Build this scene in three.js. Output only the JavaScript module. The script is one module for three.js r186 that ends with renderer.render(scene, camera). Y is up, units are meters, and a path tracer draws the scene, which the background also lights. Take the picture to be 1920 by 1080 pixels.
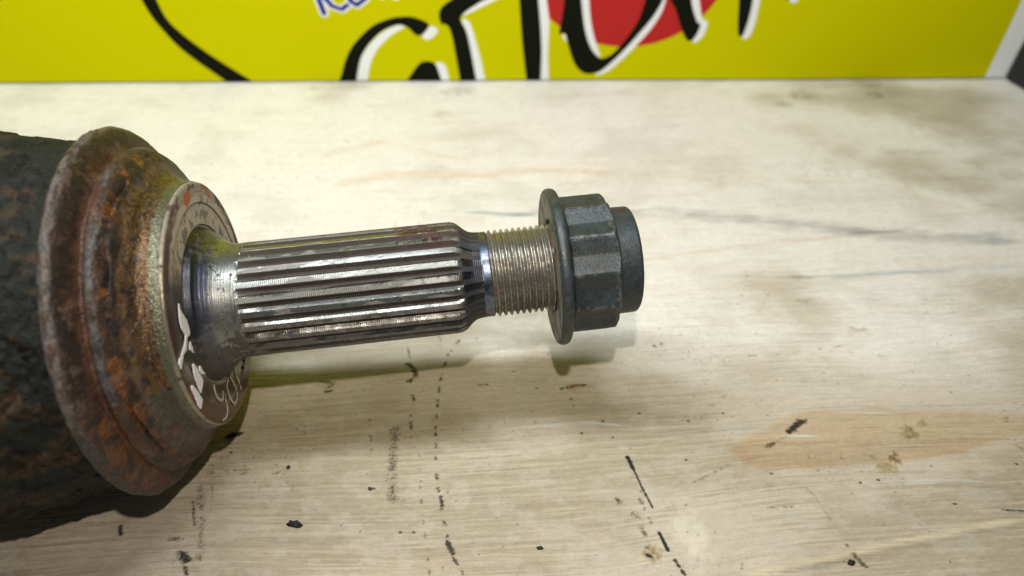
import * as THREE from 'three';
import { mergeVertices, toCreasedNormals } from 'three/addons/utils/BufferGeometryUtils.js';
import { RoundedBoxGeometry } from 'three/addons/geometries/RoundedBoxGeometry.js';
import { RectAreaLightUniformsLib } from 'three/addons/lights/RectAreaLightUniformsLib.js';
RectAreaLightUniformsLib.init();

/* ---------- camera, room light, lamps, exposure ---------- */
const CAM_Y = 0.1905, PITCH = THREE.MathUtils.degToRad(44), FPX = 1332;
const scene = new THREE.Scene();
scene.background = new THREE.Color(0.075, 0.075, 0.07);            // dim workshop around the bench
const camera = new THREE.PerspectiveCamera(2 * Math.atan(540 / FPX) * 180 / Math.PI, 16 / 9, 0.005, 20);
camera.position.set(0, CAM_Y, 0);
camera.rotation.x = -PITCH;
camera.focus = 0.2;
camera.userData.fStop = 8;
const renderer = new THREE.WebGLRenderer({ antialias: true });
renderer.toneMapping = THREE.LinearToneMapping;
renderer.toneMappingExposure = 1;
renderer.shadowMap.enabled = true;
const TUBE = { at: [-0.15, 0.47, -0.147], length: 0.52, width: 0.045, tilt: 0.5, intensity: 36, color: [0.98, 1, 0.97] };
const TORCH = { at: [0.002, 0.262, -0.014], intensity: 0.118, color: [1, 0.87, 0.72] };

/* ---------- helpers ---------- */
const used = {};
function numbered(n) { used[n] = (used[n] ?? -1) + 1; return used[n] ? n + '_' + String(used[n]).padStart(3, '0') : n; }
function put(o, name, parent, data = {}) {
  o.name = parent === scene ? numbered(name) : name;
  o.castShadow = o.receiveShadow = true;
  Object.assign(o.userData, data);
  parent.add(o);
  return o;
}
const mesh = (name, geo, mat, parent = scene, data) => put(new THREE.Mesh(geo, mat), name, parent, data);
let seed = 7;
const rnd = () => { seed = (seed * 1664525 + 1013904223) >>> 0; return seed / 4294967296; };
const clamp = (x, a = 0, b = 1) => Math.min(b, Math.max(a, x)), lerp = (a, b, t) => a + (b - a) * t;
const smooth = (a, b, x) => { const t = clamp((x - a) / (b - a)); return t * t * (3 - 2 * t); };
const band = (a, b, w, x) => smooth(a - w, a + w, x) * (1 - smooth(b - w, b + w, x));
const HASH = new Float32Array(4096); for (let i = 0; i < 4096; i++) HASH[i] = rnd();
const hash = (x, y, z) => HASH[(Math.imul(x, 73856093) ^ Math.imul(y, 19349663) ^ Math.imul(z, 83492791)) >>> 3 & 4095];
function noise(x, y, z = 0) {                                       // value noise, 0..1
  const X = Math.floor(x), Y = Math.floor(y), Z = Math.floor(z); x -= X; y -= Y; z -= Z;
  const u = x * x * (3 - 2 * x), v = y * y * (3 - 2 * y), w = z * z * (3 - 2 * z);
  const a = lerp(lerp(hash(X, Y, Z), hash(X + 1, Y, Z), u), lerp(hash(X, Y + 1, Z), hash(X + 1, Y + 1, Z), u), v);
  const b = lerp(lerp(hash(X, Y, Z + 1), hash(X + 1, Y, Z + 1), u), lerp(hash(X, Y + 1, Z + 1), hash(X + 1, Y + 1, Z + 1), u), v);
  return lerp(a, b, w);
}
function fbm(x, y, z, n = 4) { let s = 0, a = 0.5, t = 0; for (let i = 0; i < n; i++) { s += a * noise(x, y, z); t += a; a *= 0.5; x = x * 2.03 + 11.3; y = y * 2.03 + 5.7; z = z * 2.03 + 3.1; } return s / t; }
const mixc = (c, d, t) => { c[0] += (d[0] - c[0]) * t; c[1] += (d[1] - c[1]) * t; c[2] += (d[2] - c[2]) * t; };
const toS = (v) => 255 * (v <= 0.0031308 ? 12.92 * v : 1.055 * Math.pow(Math.max(v, 0), 1 / 2.4) - 0.055);
// paint(w, h, f): f(u, v, out) fills out.c (linear colour), out.h (height 0..1), out.r (roughness), out.m (metalness)
function paint(w, h, f, want = 'chr') {
  const C = new Uint8Array(w * h * 4), H = new Uint8Array(w * h * 4), R = new Uint8Array(w * h * 4), o = { c: [0, 0, 0], h: 0.5, r: 0.5, m: 0 };
  for (let y = 0, i = 0; y < h; y++) for (let x = 0; x < w; x++, i += 4) {
    f((x + 0.5) / w, (y + 0.5) / h, o);
    C[i] = clamp(toS(o.c[0]), 0, 255); C[i + 1] = clamp(toS(o.c[1]), 0, 255); C[i + 2] = clamp(toS(o.c[2]), 0, 255);
    H[i] = H[i + 1] = H[i + 2] = clamp(o.h) * 255;
    R[i] = 0; R[i + 1] = clamp(o.r) * 255; R[i + 2] = clamp(o.m) * 255;
    C[i + 3] = H[i + 3] = R[i + 3] = 255;
  }
  const tex = (d, s) => { const t = new THREE.DataTexture(d, w, h, THREE.RGBAFormat); t.magFilter = THREE.LinearFilter; t.minFilter = THREE.LinearFilter; t.wrapS = t.wrapT = THREE.RepeatWrapping; if (s) t.colorSpace = THREE.SRGBColorSpace; t.needsUpdate = true; return t; };
  return { map: tex(C, true), bumpMap: want.includes('h') ? tex(H) : null, rm: want.includes('r') ? tex(R) : null };
}
function painted(p, bumpScale, extra = {}) {
  const m = { map: p.map, ...extra };
  if (p.bumpMap) { m.bumpMap = p.bumpMap; m.bumpScale = bumpScale; }
  if (p.rm) { m.roughnessMap = p.rm; m.metalnessMap = p.rm; m.roughness = 1; m.metalness = 1; }
  return new THREE.MeshPhysicalMaterial(m);
}
// rows x columns surface; f(i / nu, j / nv) -> [x, y, z], uv given by g
function surf(nu, nv, f, g = (u, v) => [u, v]) {
  const pos = new Float32Array((nu + 1) * (nv + 1) * 3), uv = new Float32Array((nu + 1) * (nv + 1) * 2), idx = [];
  for (let j = 0, k = 0; j <= nv; j++) for (let i = 0; i <= nu; i++, k++) {
    pos.set(f(i / nu, j / nv), k * 3); uv.set(g(i / nu, j / nv), k * 2);
    if (i < nu && j < nv) { const a = k, b = k + 1, c = k + nu + 1, d = c + 1; idx.push(a, b, c, b, d, c); }
  }
  const q = new THREE.BufferGeometry();
  q.setAttribute('position', new THREE.BufferAttribute(pos, 3)); q.setAttribute('uv', new THREE.BufferAttribute(uv, 2));
  q.setIndex(idx); q.computeVertexNormals();
  return q;
}

/* ---------- measured frame of the shaft ---------- */
const D = 0.2;                                                      // length unit of the profiles below, in metres
const ray = (x, y) => { const a = (x - 960) / FPX, up = -(y - 540) / FPX, c = Math.cos(PITCH), s = Math.sin(PITCH); return new THREE.Vector3(a, up * c - s, -(c + up * s)); };
const EYE = new THREE.Vector3(0, CAM_Y, 0);
const onTable = (x, y) => { const r = ray(x, y); return EYE.clone().addScaledVector(r, -CAM_Y / r.y); };
const AX = new THREE.Vector3(0.99163352, 0.02665731, -0.12630261).normalize();
const AO = EYE.clone().add(new THREE.Vector3(-0.03603604, -0.1383333, -0.1444458));
const AZ = new THREE.Vector3(-AX.z, 0, AX.x).normalize(), AY = new THREE.Vector3().crossVectors(AZ, AX);   // AZ level towards the viewer, AY upwards
const frame = new THREE.Matrix4().makeBasis(AX, AY, AZ);
const TAU = Math.PI * 2, SEAM = -2.3;                               // the seam of every turned surface lies on its hidden side
const phi = (u) => SEAM + u * TAU, U = (p) => (((p - SEAM) / TAU) % 1 + 1) % 1;
const polar = (s, r, p) => [s * D, r * D * Math.cos(p), r * D * Math.sin(p)];
function profile(pts, n, curved = true) {                           // n + 1 samples [s, r] along a profile
  if (curved) return new THREE.CatmullRomCurve3(pts.map(([s, r]) => new THREE.Vector3(s, r, 0)), false, 'centripetal').getSpacedPoints(n).map((v) => [v.x, v.y]);
  const c = new THREE.CurvePath(); for (let i = 1; i < pts.length; i++) c.add(new THREE.LineCurve3(new THREE.Vector3(...pts[i - 1], 0), new THREE.Vector3(...pts[i], 0)));
  return c.getSpacedPoints(n).map((v) => [v.x, v.y]);
}
function turned(pts, nu, nv, vOf, bump = () => 0, curved = true) {  // vOf(s, r) gives v
  const P = profile(pts, nv, curved);
  return surf(nu, nv, (u, v) => { const [s, r] = P[Math.round(v * nv)], p = phi(u); return polar(s, r + bump(s, p, r), p); }, (u, v) => { const [s, r] = P[Math.round(v * nv)]; return [u, vOf(s, r)]; });
}

/* ---------- lamps ---------- */
{
  const lamp = put(new THREE.Group(), 'tube_lamp', scene, { label: 'long white work lamp hanging above the left end of the bench', category: 'lamp' });
  lamp.position.set(...TUBE.at); lamp.rotation.x = TUBE.tilt;                            // turned towards the banner
  const glow = new THREE.MeshStandardMaterial({ color: 0xffffff, emissive: new THREE.Color(...TUBE.color), emissiveIntensity: 3 });
  const shell = new THREE.MeshStandardMaterial({ color: 0xd8dad6, roughness: 0.5 });
  mesh('lamp_housing', new RoundedBoxGeometry(TUBE.length + 0.04, 0.03, TUBE.width + 0.02, 3, 0.006).translate(0, 0.021, 0), shell, lamp);
  mesh('lamp_diffuser', new RoundedBoxGeometry(TUBE.length, 0.008, TUBE.width, 2, 0.003).translate(0, 0.0045, 0), glow, lamp);
  const l = new THREE.RectAreaLight(new THREE.Color(...TUBE.color), TUBE.intensity, TUBE.length, TUBE.width);
  l.position.y = -0.001; l.rotation.x = -Math.PI / 2; lamp.add(l);
  const torch = put(new THREE.Group(), 'torch_lamp', scene, { label: 'tiny round torch lamp held above the near side of the bench', category: 'torch' });
  torch.position.set(...TORCH.at);
  torch.lookAt(-0.03, 0.03, -0.15);
  mesh('torch_lens', new THREE.SphereGeometry(0.0035, 24, 16), new THREE.MeshStandardMaterial({ color: 0xffffff, emissive: new THREE.Color(...TORCH.color), emissiveIntensity: 40 }), torch);
  mesh('torch_collar', new THREE.TorusGeometry(0.0042, 0.0007, 10, 32).translate(0, 0, -0.001), new THREE.MeshStandardMaterial({ color: 0x222222, roughness: 0.5 }), torch);
  const p = new THREE.PointLight(new THREE.Color(...TORCH.color), TORCH.intensity);
  p.shadow.radius = 0.15; p.castShadow = true; torch.add(p);
}

/* ---------- bench top ---------- */
const TX0 = -0.3, TX1 = 0.3, TZ0 = -0.372, TZ1 = -0.072;
const bench = put(new THREE.Group(), 'bench_top', scene, { label: 'worn pale plywood bench top with black scuffs under the axle', category: 'bench' });
{
  const W = 2048, H = 1536, cv = document.createElement('canvas'); cv.width = W; cv.height = H;
  const g = cv.getContext('2d'), im = g.createImageData(W, H), bumpData = new Uint8Array(W * H * 4);
  const grainTurn = 0.07, ct = Math.cos(grainTurn), st = Math.sin(grainTurn);
  for (let y = 0, i = 0; y < H; y++) for (let x = 0; x < W; x++, i += 4) {
    const X = lerp(TX0, TX1, x / W) * 1000, Z = lerp(TZ0, TZ1, y / H) * 1000;      // mm
    const warp = (fbm(X / 120, Z / 90, 3, 3) - 0.5) * 12;
    const a = X * ct - Z * st, b = X * st + Z * ct + warp;                          // along, across the grain
    const wide = fbm(a / 170, b / 15, 1, 3), fine = fbm(a / 15, b / 0.8, 5, 3), hair = noise(a / 2.1, b / 0.5, 9), fuzz = noise(X / 0.62, Z / 0.5, 3), blot = fbm(X / 26, Z / 17, 12, 5), cloud = fbm(X / 48, Z / 34, 20, 5);
    const line = fbm(a / 22, b / 0.62, 61, 3), c = [0.385, 0.342, 0.258];
    mixc(c, [0.43, 0.335, 0.225], 0.42 * smooth(0.5, 0.76, wide) * smooth(0.3, 0.65, blot));
    const keep = 0.6 * cloud + 0.3 * blot + 0.1 * wide + 0.06 * (fine - 0.5) - 0.035 + 0.26 * smooth(-122, -160, Z) + 0.17 * smooth(-150, -250, Z) - 0.14 * smooth(40, 230, X);   // old white wash; whiter back and left also paint brighter light into it
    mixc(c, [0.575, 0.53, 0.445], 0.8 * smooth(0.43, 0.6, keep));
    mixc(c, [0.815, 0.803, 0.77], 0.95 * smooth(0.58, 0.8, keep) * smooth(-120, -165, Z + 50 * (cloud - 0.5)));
    mixc(c, [0.57, 0.45, 0.35], 0.2 * band(0.46, 0.5, 0.02, fbm(a / 190, b / 22, 51, 3)) * smooth(0.4, 0.55, blot));
    mixc(c, [0.42, 0.4, 0.33], 0.22 * smooth(0.55, 0.75, blot));
    const bare = 1 - 0.75 * smooth(0.52, 0.7, keep);
    mixc(c, [0.27, 0.23, 0.17], 0.42 * bare * smooth(0.58, 0.7, line) * smooth(0.36, 0.6, blot + 0.12 * fine));
    mixc(c, [0.26, 0.225, 0.165], 0.3 * bare * smooth(0.6, 0.74, fine)); mixc(c, [0.56, 0.52, 0.43], 0.3 * bare * smooth(0.42, 0.32, line)); mixc(c, [0.5, 0.48, 0.42], 0.35 * bare * smooth(0.5, 0.7, fbm(X / 5, Z / 3.4, 71, 3)));
    const k = 0.93 + 0.13 * (fine - 0.4) + 0.11 * (hair - 0.5) + 0.12 * (fuzz - 0.5);
    mixc(c, [0.16, 0.14, 0.1], 0.6 * smooth(0.88, 0.94, noise(X / 0.9, Z / 0.8, 4)) * smooth(0.66, 0.85, noise(X / 23, Z / 17, 8)));
    im.data[i] = toS(c[0] * k); im.data[i + 1] = toS(c[1] * k); im.data[i + 2] = toS(c[2] * k); im.data[i + 3] = 255;
    const h = 0.5 * fine + 0.2 * hair + 0.2 * fuzz + 0.2 * blot - 0.1 - 0.35 * smooth(0.56, 0.68, line); bumpData[i] = bumpData[i + 1] = bumpData[i + 2] = clamp(h) * 255; bumpData[i + 3] = 255;
  }
  g.putImageData(im, 0, 0);
  // stains and scuffs, each where it lies on the board
  const pt = (x, y) => { const q = onTable(x, y); return [(q.x - TX0) / (TX1 - TX0) * W, (q.z - TZ0) / (TZ1 - TZ0) * H]; };
  const MM = W / ((TX1 - TX0) * 1000), MZ = H / ((TZ1 - TZ0) * 1000);
  const dab = (x, y, rx, ry, turn, col, al) => { g.save(); g.globalAlpha = al; g.fillStyle = col; g.translate(x, y); g.scale(1, MZ / MM); g.rotate(turn); g.beginPath(); for (let k = 0; k < 9; k++) { const q = k / 9 * TAU, w = 0.6 + 0.6 * rnd(); g.lineTo(Math.cos(q) * rx * MM * w, Math.sin(q) * ry * MM * w); } g.closePath(); g.fill(); g.restore(); };
  function scuff(line, width, n, size, col, al, gaps = 0) {          // speckled trail along a line of photo-measured points, mm
    const P = line.map(([x, y]) => pt(x, y)), L = [0]; for (let k = 1; k < P.length; k++) L.push(L[k - 1] + Math.hypot(P[k][0] - P[k - 1][0], P[k][1] - P[k - 1][1]));
    const ph = rnd() * 99;
    for (let k = 0; k < n; k++) {
      const t = rnd() * L[L.length - 1]; let j = 1; while (L[j] < t && j < L.length - 1) j++;
      if (gaps && noise(t / (MM * 1.5) + ph, 0.5) < gaps + 0.08) continue;
      const f = (t - L[j - 1]) / (L[j] - L[j - 1]), q = (rnd() + rnd() - 1) * (0.35 + 1.5 * noise(t / (MM * 1.1) + ph, 7.5));
      dab(lerp(P[j - 1][0], P[j][0], f) + q * width * MM * 0.62, lerp(P[j - 1][1], P[j][1], f) + (rnd() - 0.5) * width * MZ * 0.5, size * (0.25 + 0.75 * rnd()), size * (0.2 + 0.4 * rnd()), rnd() * 3, col, al * (0.4 + 0.5 * rnd()));
    }
  }
  function stain(x, y, rx, ry, col, al, n = 60) { const [a, b] = pt(x, y); for (let k = 0; k < n; k++) { const q = rnd() * TAU, w = Math.sqrt(rnd()) * (0.55 + 0.45 * rnd()); dab(a + Math.cos(q) * w * rx * MM, b + Math.sin(q) * w * ry * MZ, rx * 0.22 * (0.4 + rnd()), ry * 0.26 * (0.4 + rnd()), rnd() * 0.3, col, al); } }
  function streak(line, w, col, al, n = 220) { const P = line.map(([x, y]) => pt(x, y)); for (let k = 0; k < n; k++) { const t = rnd() * (P.length - 1), j = Math.min(P.length - 2, Math.floor(t)), f = t - j; dab(lerp(P[j][0], P[j + 1][0], f), lerp(P[j][1], P[j + 1][1], f) + (rnd() + rnd() - 1) * w * MZ, 5 * (0.4 + rnd()), w * 0.22, 0, col, al); } }
  // long grey drag mark and warm growth rings on the far half
  streak([[1000, 395], [1130, 398], [1290, 402], [1420, 412], [1560, 428], [1640, 437], [1780, 446], [1900, 452]], 5.5, '#a2a69c', 0.075, 800);
  streak([[880, 398], [960, 402], [1000, 402]], 1.6, '#7c8a94', 0.16, 80);
  streak([[1600, 436], [1690, 434]], 1.2, '#5d5f58', 0.1, 50);
  streak([[1200, 487], [1330, 470], [1480, 452], [1570, 445]], 1.6, '#c3a48a', 0.08, 160);
  streak([[1200, 338], [1330, 327], [1500, 340], [1680, 348], [1730, 372], [1810, 392], [1700, 425]], 1.8, '#bda28c', 0.07, 220);
  streak([[640, 345], [760, 325], [900, 330], [1000, 318], [1150, 325]], 3.6, '#c8ab8c', 0.1, 240);
  streak([[600, 290], [720, 265], [860, 300]], 3, '#cfb9a4', 0.1, 120);
  streak([[1300, 610], [1500, 590], [1700, 575], [1900, 565]], 2, '#c0a48c', 0.06, 160);
  streak([[1360, 517], [1520, 520], [1660, 512], [1780, 508]], 1.2, '#9a9c90', 0.12, 140);
  streak([[1560, 520], [1700, 510], [1910, 500]], 1.6, '#9fb0c0', 0.12, 120);
  for (const [x, y, rx, ry] of [[1500, 178, 10, 6], [1470, 196, 6, 3], [1630, 158, 11, 6], [1640, 178, 6, 5]]) stain(x, y, rx, ry, '#57553f', 0.055, 80);
  stain(860, 172, 12, 6, '#74694f', 0.05, 70); stain(830, 215, 10, 5, '#8c8873', 0.05, 60); stain(590, 165, 9, 4, '#9a8b6c', 0.06, 50);
  for (const [x, y, rx, ry] of [[1700, 285, 16, 5], [1790, 345, 22, 9], [1870, 390, 12, 7], [1760, 225, 14, 5], [1880, 250, 12, 6], [1820, 190, 16, 4], [1900, 330, 8, 5]]) stain(x, y, rx, ry, '#8d8668', 0.035, 80);
  stain(1500, 520, 6, 1.6, '#75746a', 0.09, 60); stain(1515, 565, 5, 2, '#7d7b6a', 0.08, 50); stain(1610, 618, 5, 2, '#8a7c5c', 0.09, 50);
  scuff([[1690, 330], [1720, 370], [1700, 375]], 3, 40, 1.4, '#8e8873', 0.2);
  scuff([[985, 192], [1080, 178], [1140, 212]], 2.4, 90, 1.1, '#8c897a', 0.16);
  // warm tan filler patch in the veneer, its edge uneven
  g.globalCompositeOperation = 'multiply';
  const patch = [[1381, 868], [1379, 842], [1400, 822], [1440, 806], [1466, 790], [1490, 776], [1540, 768], [1640, 768], [1760, 771], [1850, 772], [1925, 780], [2010, 795], [1990, 806], [1925, 818], [1850, 832], [1790, 852], [1720, 862], [1640, 868], [1540, 876], [1480, 878], [1430, 880]];
  for (let n = 0; n < 9; n++) {
    g.globalAlpha = 0.07; g.fillStyle = '#efd6ad'; g.beginPath();
    patch.forEach(([x, y], k) => { const q = pt(x + (rnd() - 0.5) * 34, y + (rnd() - 0.5) * (k > 5 && k < 15 ? 20 : 11)); k ? g.lineTo(...q) : g.moveTo(...q); });
    g.closePath(); g.fill();
  }
  g.globalAlpha = 1; g.globalCompositeOperation = 'source-over';
  streak([[1384, 860], [1390, 838], [1430, 812]], 1.2, '#a97f4c', 0.05, 90); streak([[1400, 872], [1540, 872], [1660, 862], [1760, 852], [1860, 828]], 1, '#a8804f', 0.05, 200); streak([[1440, 806], [1500, 775], [1640, 768], [1760, 770]], 0.7, '#b08a5c', 0.05, 140);
  stain(1700, 800, 14, 5, '#c9bb94', 0.05, 80);
  // blue-white rubbed lines
  for (const l of [[[1160, 808], [1250, 800], [1420, 800]], [[1240, 822], [1340, 812], [1430, 806]], [[1480, 818], [1520, 817]], [[1560, 772], [1650, 775], [1760, 768]], [[1690, 905], [1770, 900], [1850, 903]], [[1000, 800], [1080, 795]], [[1080, 790], [1180, 800]]]) streak(l, 0.5, '#c6cfda', 0.11, 60);
  // rows of black transfer marks left by a chain or tyre edge
  const INK = '#24221c';
  scuff([[693, 785], [696, 850]], 0.8, 70, 0.5, INK, 0.5, 0.4);
  scuff([[742, 800], [738, 850], [734, 905], [738, 940]], 2.6, 620, 0.45, '#2e2a22', 0.55, 0.22);
  scuff([[760, 680], [775, 690], [780, 705], [766, 716]], 1.6, 120, 0.8, INK, 0.55);
  scuff([[764, 650], [772, 684]], 0.5, 60, 0.5, INK, 0.5, 0.3);
  scuff([[772, 740], [777, 752]], 1.4, 30, 0.6, INK, 0.5);
  scuff([[770, 778], [772, 825]], 0.8, 90, 0.5, INK, 0.5, 0.35);
  scuff([[785, 845], [788, 900], [790, 950], [800, 1030], [806, 1078]], 0.5, 170, 0.5, INK, 0.45, 0.42);
  scuff([[866, 632], [840, 665], [828, 700], [822, 740], [817, 790], [817, 850], [820, 910], [826, 940], [832, 975], [838, 1000], [846, 1040], [870, 1078]], 0.8, 900, 0.55, INK, 0.55, 0.42);
  scuff([[838, 1015], [850, 1040]], 1, 130, 0.6, INK, 0.6); scuff([[826, 930], [830, 950]], 0.7, 80, 0.5, INK, 0.6);
  scuff([[815, 612], [828, 640]], 0.4, 40, 0.4, INK, 0.4);
  scuff([[375, 910], [378, 960], [376, 1000], [374, 1050]], 2.2, 520, 0.4, '#35301f', 0.35, 0.3);
  scuff([[398, 905], [396, 960]], 0.6, 60, 0.4, '#3b3524', 0.4, 0.3); scuff([[362, 940], [364, 985]], 0.6, 70, 0.5, INK, 0.5, 0.2);
  scuff([[225, 985], [226, 1004]], 1, 70, 0.6, INK, 0.5);
  scuff([[340, 1035], [350, 1055]], 1.8, 170, 0.6, INK, 0.6); scuff([[320, 1010], [336, 1012]], 2.5, 60, 0.5, '#3a372d', 0.4); scuff([[345, 1060], [350, 1078]], 0.8, 60, 0.5, INK, 0.5);
  scuff([[600, 715], [622, 718], [615, 730]], 2, 70, 0.7, '#3c3a28', 0.4); stain(612, 722, 4, 2, '#6b6547', 0.07, 50);
  scuff([[610, 735], [622, 733]], 0.7, 40, 0.6, INK, 0.5);
  scuff([[1050, 730], [1085, 722], [1100, 722]], 1.6, 120, 0.6, '#3d2a18', 0.5); stain(1085, 726, 6, 2.4, '#8c5c38', 0.07, 60);
  scuff([[895, 722], [915, 721]], 0.4, 40, 0.5, '#474334', 0.5); scuff([[955, 697], [968, 696]], 0.4, 25, 0.4, '#474334', 0.5);
  // two diagonal gouges filled with dirt, right of the middle
  scuff([[1176, 855], [1190, 884], [1204, 915], [1224, 952]], 0.4, 420, 0.42, '#191812', 0.6, 0.15);
  scuff([[1176, 856], [1188, 880]], 0.75, 240, 0.55, '#15140f', 0.7);
  scuff([[1196, 930], [1224, 985]], 0.9, 130, 0.5, '#4d4030', 0.4, 0.35);
  scuff([[1236, 998], [1253, 1033]], 0.6, 330, 0.5, '#191812', 0.7);
  scuff([[1155, 935], [1182, 955], [1200, 982], [1212, 1008], [1216, 1030]], 1.8, 300, 0.55, '#3a3021', 0.45, 0.42);
  scuff([[1264, 1048], [1284, 1078]], 0.6, 120, 0.5, '#2a2419', 0.6, 0.2);
  stain(1224, 1038, 3.2, 2.6, '#7b5a2c', 0.16, 60); scuff([[1214, 1040], [1220, 1044]], 0.8, 50, 0.6, INK, 0.6);
  stain(1296, 998, 7, 7, '#d3cfc0', 0.11, 90); stain(1310, 1040, 6, 6, '#d3cfc0', 0.1, 70); stain(1262, 950, 3, 2.4, '#8b877a', 0.1, 40);
  // soot patch and brown spots by the repair patch
  scuff([[1478, 812], [1490, 800], [1506, 788]], 2.2, 300, 0.7, '#2a2320', 0.6, 0.2); scuff([[1438, 838], [1452, 830]], 1.5, 90, 0.7, '#55462c', 0.45);
  scuff([[1420, 850], [1476, 816]], 0.8, 60, 0.6, '#77654a', 0.3);
  stain(1706, 812, 3.4, 3.2, '#5d4a26', 0.16, 60); stain(1726, 794, 3, 1.8, '#77643c', 0.14, 40); stain(1680, 860, 2.6, 2.6, '#5a4020', 0.2, 45); stain(1668, 880, 4, 3, '#7f6c42', 0.16, 55);
  scuff([[1300, 905], [1366, 872]], 0.9, 80, 0.6, '#6b6753', 0.35); scuff([[1512, 912], [1540, 950], [1558, 975]], 0.9, 60, 0.7, '#77766a', 0.3);
  scuff([[1588, 1022], [1606, 1045], [1624, 1064]], 1.2, 150, 0.55, '#33322a', 0.55, 0.3);
  scuff([[1385, 665], [1420, 668], [1480, 662], [1580, 648]], 0.8, 120, 0.7, '#77684c', 0.35, 0.45);
  scuff([[1440, 952], [1490, 950]], 0.6, 50, 0.6, '#6a634c', 0.35, 0.3);
  scuff([[1440, 1075], [1560, 1062]], 1.6, 130, 0.5, '#6d7580', 0.35, 0.3); scuff([[1880, 956], [1918, 958]], 0.8, 60, 0.6, '#3f3d33', 0.5);
  streak([[1400, 1078], [1560, 1045], [1720, 1008], [1918, 972]], 1.1, '#d2c7a6', 0.16, 200); streak([[1440, 1080], [1600, 1048], [1760, 1015], [1918, 985]], 1, '#7d7458', 0.1, 160);
  scuff([[540, 958], [700, 950], [780, 955]], 0.7, 120, 0.8, '#8d8777', 0.3, 0.35); scuff([[380, 885], [470, 880]], 0.4, 60, 0.6, '#55503d', 0.35, 0.3);
  for (let k = 0; k < 130; k++) { const q = pt(300 + rnd() * 1620, 560 + rnd() * 520); dab(q[0], q[1], 0.25 + 0.35 * rnd(), 0.2 + 0.25 * rnd(), rnd() * 3, '#4a4536', 0.15 + 0.4 * rnd()); }
  for (const [x, y] of [[432, 848], [1198, 775], [1290, 790], [1070, 748], [1006, 728], [1148, 820], [1446, 888], [1285, 862], [1090, 812], [650, 265], [395, 308], [700, 916], [750, 998], [775, 998], [1010, 1028], [1612, 905], [1646, 900], [1790, 945], [1905, 870], [1355, 775], [1240, 645], [1226, 648], [1130, 790]]) { const q = pt(x, y); dab(q[0], q[1], 0.55, 0.4, rnd(), '#3a3529', 0.6); dab(q[0] + 1, q[1], 0.4, 0.3, rnd(), '#24211a', 0.8); }
  const done = g.getImageData(0, 0, W, H).data;                        // dirt sits in dents: the black marks are also pressed in
  for (let i = 0; i < done.length; i += 4) { const d = (im.data[i] - done[i]) / 255; if (d > 0.06) bumpData[i] = bumpData[i + 1] = bumpData[i + 2] = Math.max(0, bumpData[i] - 170 * d); }
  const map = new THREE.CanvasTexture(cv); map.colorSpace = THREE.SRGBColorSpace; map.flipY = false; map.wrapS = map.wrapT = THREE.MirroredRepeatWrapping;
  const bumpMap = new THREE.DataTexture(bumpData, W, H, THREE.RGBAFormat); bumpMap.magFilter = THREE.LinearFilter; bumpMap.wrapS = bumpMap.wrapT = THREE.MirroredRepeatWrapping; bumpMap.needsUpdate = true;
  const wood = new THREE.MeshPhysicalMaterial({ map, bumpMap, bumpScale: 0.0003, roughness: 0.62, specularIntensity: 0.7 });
  const uvOf = (x, z) => [(x - TX0) / (TX1 - TX0), (z - TZ0) / (TZ1 - TZ0)];
  const board = new RoundedBoxGeometry(1.5, 0.018, 1.0, 3, 0.0012).translate(-0.1, -0.009, 0);
  board.rotateY(-0.0);
  const p = board.attributes.position, uv = board.attributes.uv;
  for (let k = 0; k < p.count; k++) { const [a, b] = uvOf(p.getX(k), p.getZ(k) + p.getY(k)); uv.setXY(k, a, b); }
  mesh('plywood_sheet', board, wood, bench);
}

/* ---------- crumbs of dirt ---------- */
{
  const soot = new THREE.MeshStandardMaterial({ color: new THREE.Color(0.012, 0.012, 0.012), roughness: 0.75 }), earth = new THREE.MeshStandardMaterial({ color: new THREE.Color(0.05, 0.04, 0.032), roughness: 0.9 });
  function crumb(x, y, a, b, h, turn, m, label) {
    const q = onTable(x, y), k0 = x * 0.37, g = mergeVertices(new THREE.IcosahedronGeometry(1, 4).deleteAttribute('uv').deleteAttribute('normal')), p = g.attributes.position;
    for (let k = 0; k < p.count; k++) { const v = new THREE.Vector3().fromBufferAttribute(p, k), w = 0.25 + 1.5 * fbm(v.x * 2.6 + k0, v.y * 2.6, v.z * 2.6 + 9, 3); p.setXYZ(k, v.x * w * a, Math.max(v.y * w, -0.4) * h, v.z * w * b); }
    g.computeVertexNormals();
    const o = mesh('dirt_crumb', g, m, scene, { label, category: 'crumb', group: 'dirt crumbs on the bench' });
    o.position.set(q.x, h * 0.4 + 0.00005, q.z); o.rotation.y = turn;
  }
  crumb(553, 984, 0.0023, 0.0009, 0.0008, -0.15, soot, 'largest black elongated crumb on the bare wood in front of the axle');
  crumb(541, 877, 0.00055, 0.0006, 0.0006, 0.3, soot, 'small pointed black crumb just below the edge of the shaft shadow');
  crumb(694, 917, 0.0005, 0.0006, 0.0004, 1, earth, 'pale brown crumb beside the wide row of black scuffs');
  crumb(438, 817, 0.0026, 0.0007, 0.0006, 0.28, soot, 'black splinter of dirt lying at the edge of the joint shadow');
  crumb(1596, 1056, 0.0009, 0.0008, 0.0005, 0.4, soot, 'blackish crumb beside a short scratch at the near right');
  crumb(1012, 1028, 0.0009, 0.0005, 0.0004, 0.1, soot, 'flat black crumb alone between the dotted scuffs and the gouges');
}

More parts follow.
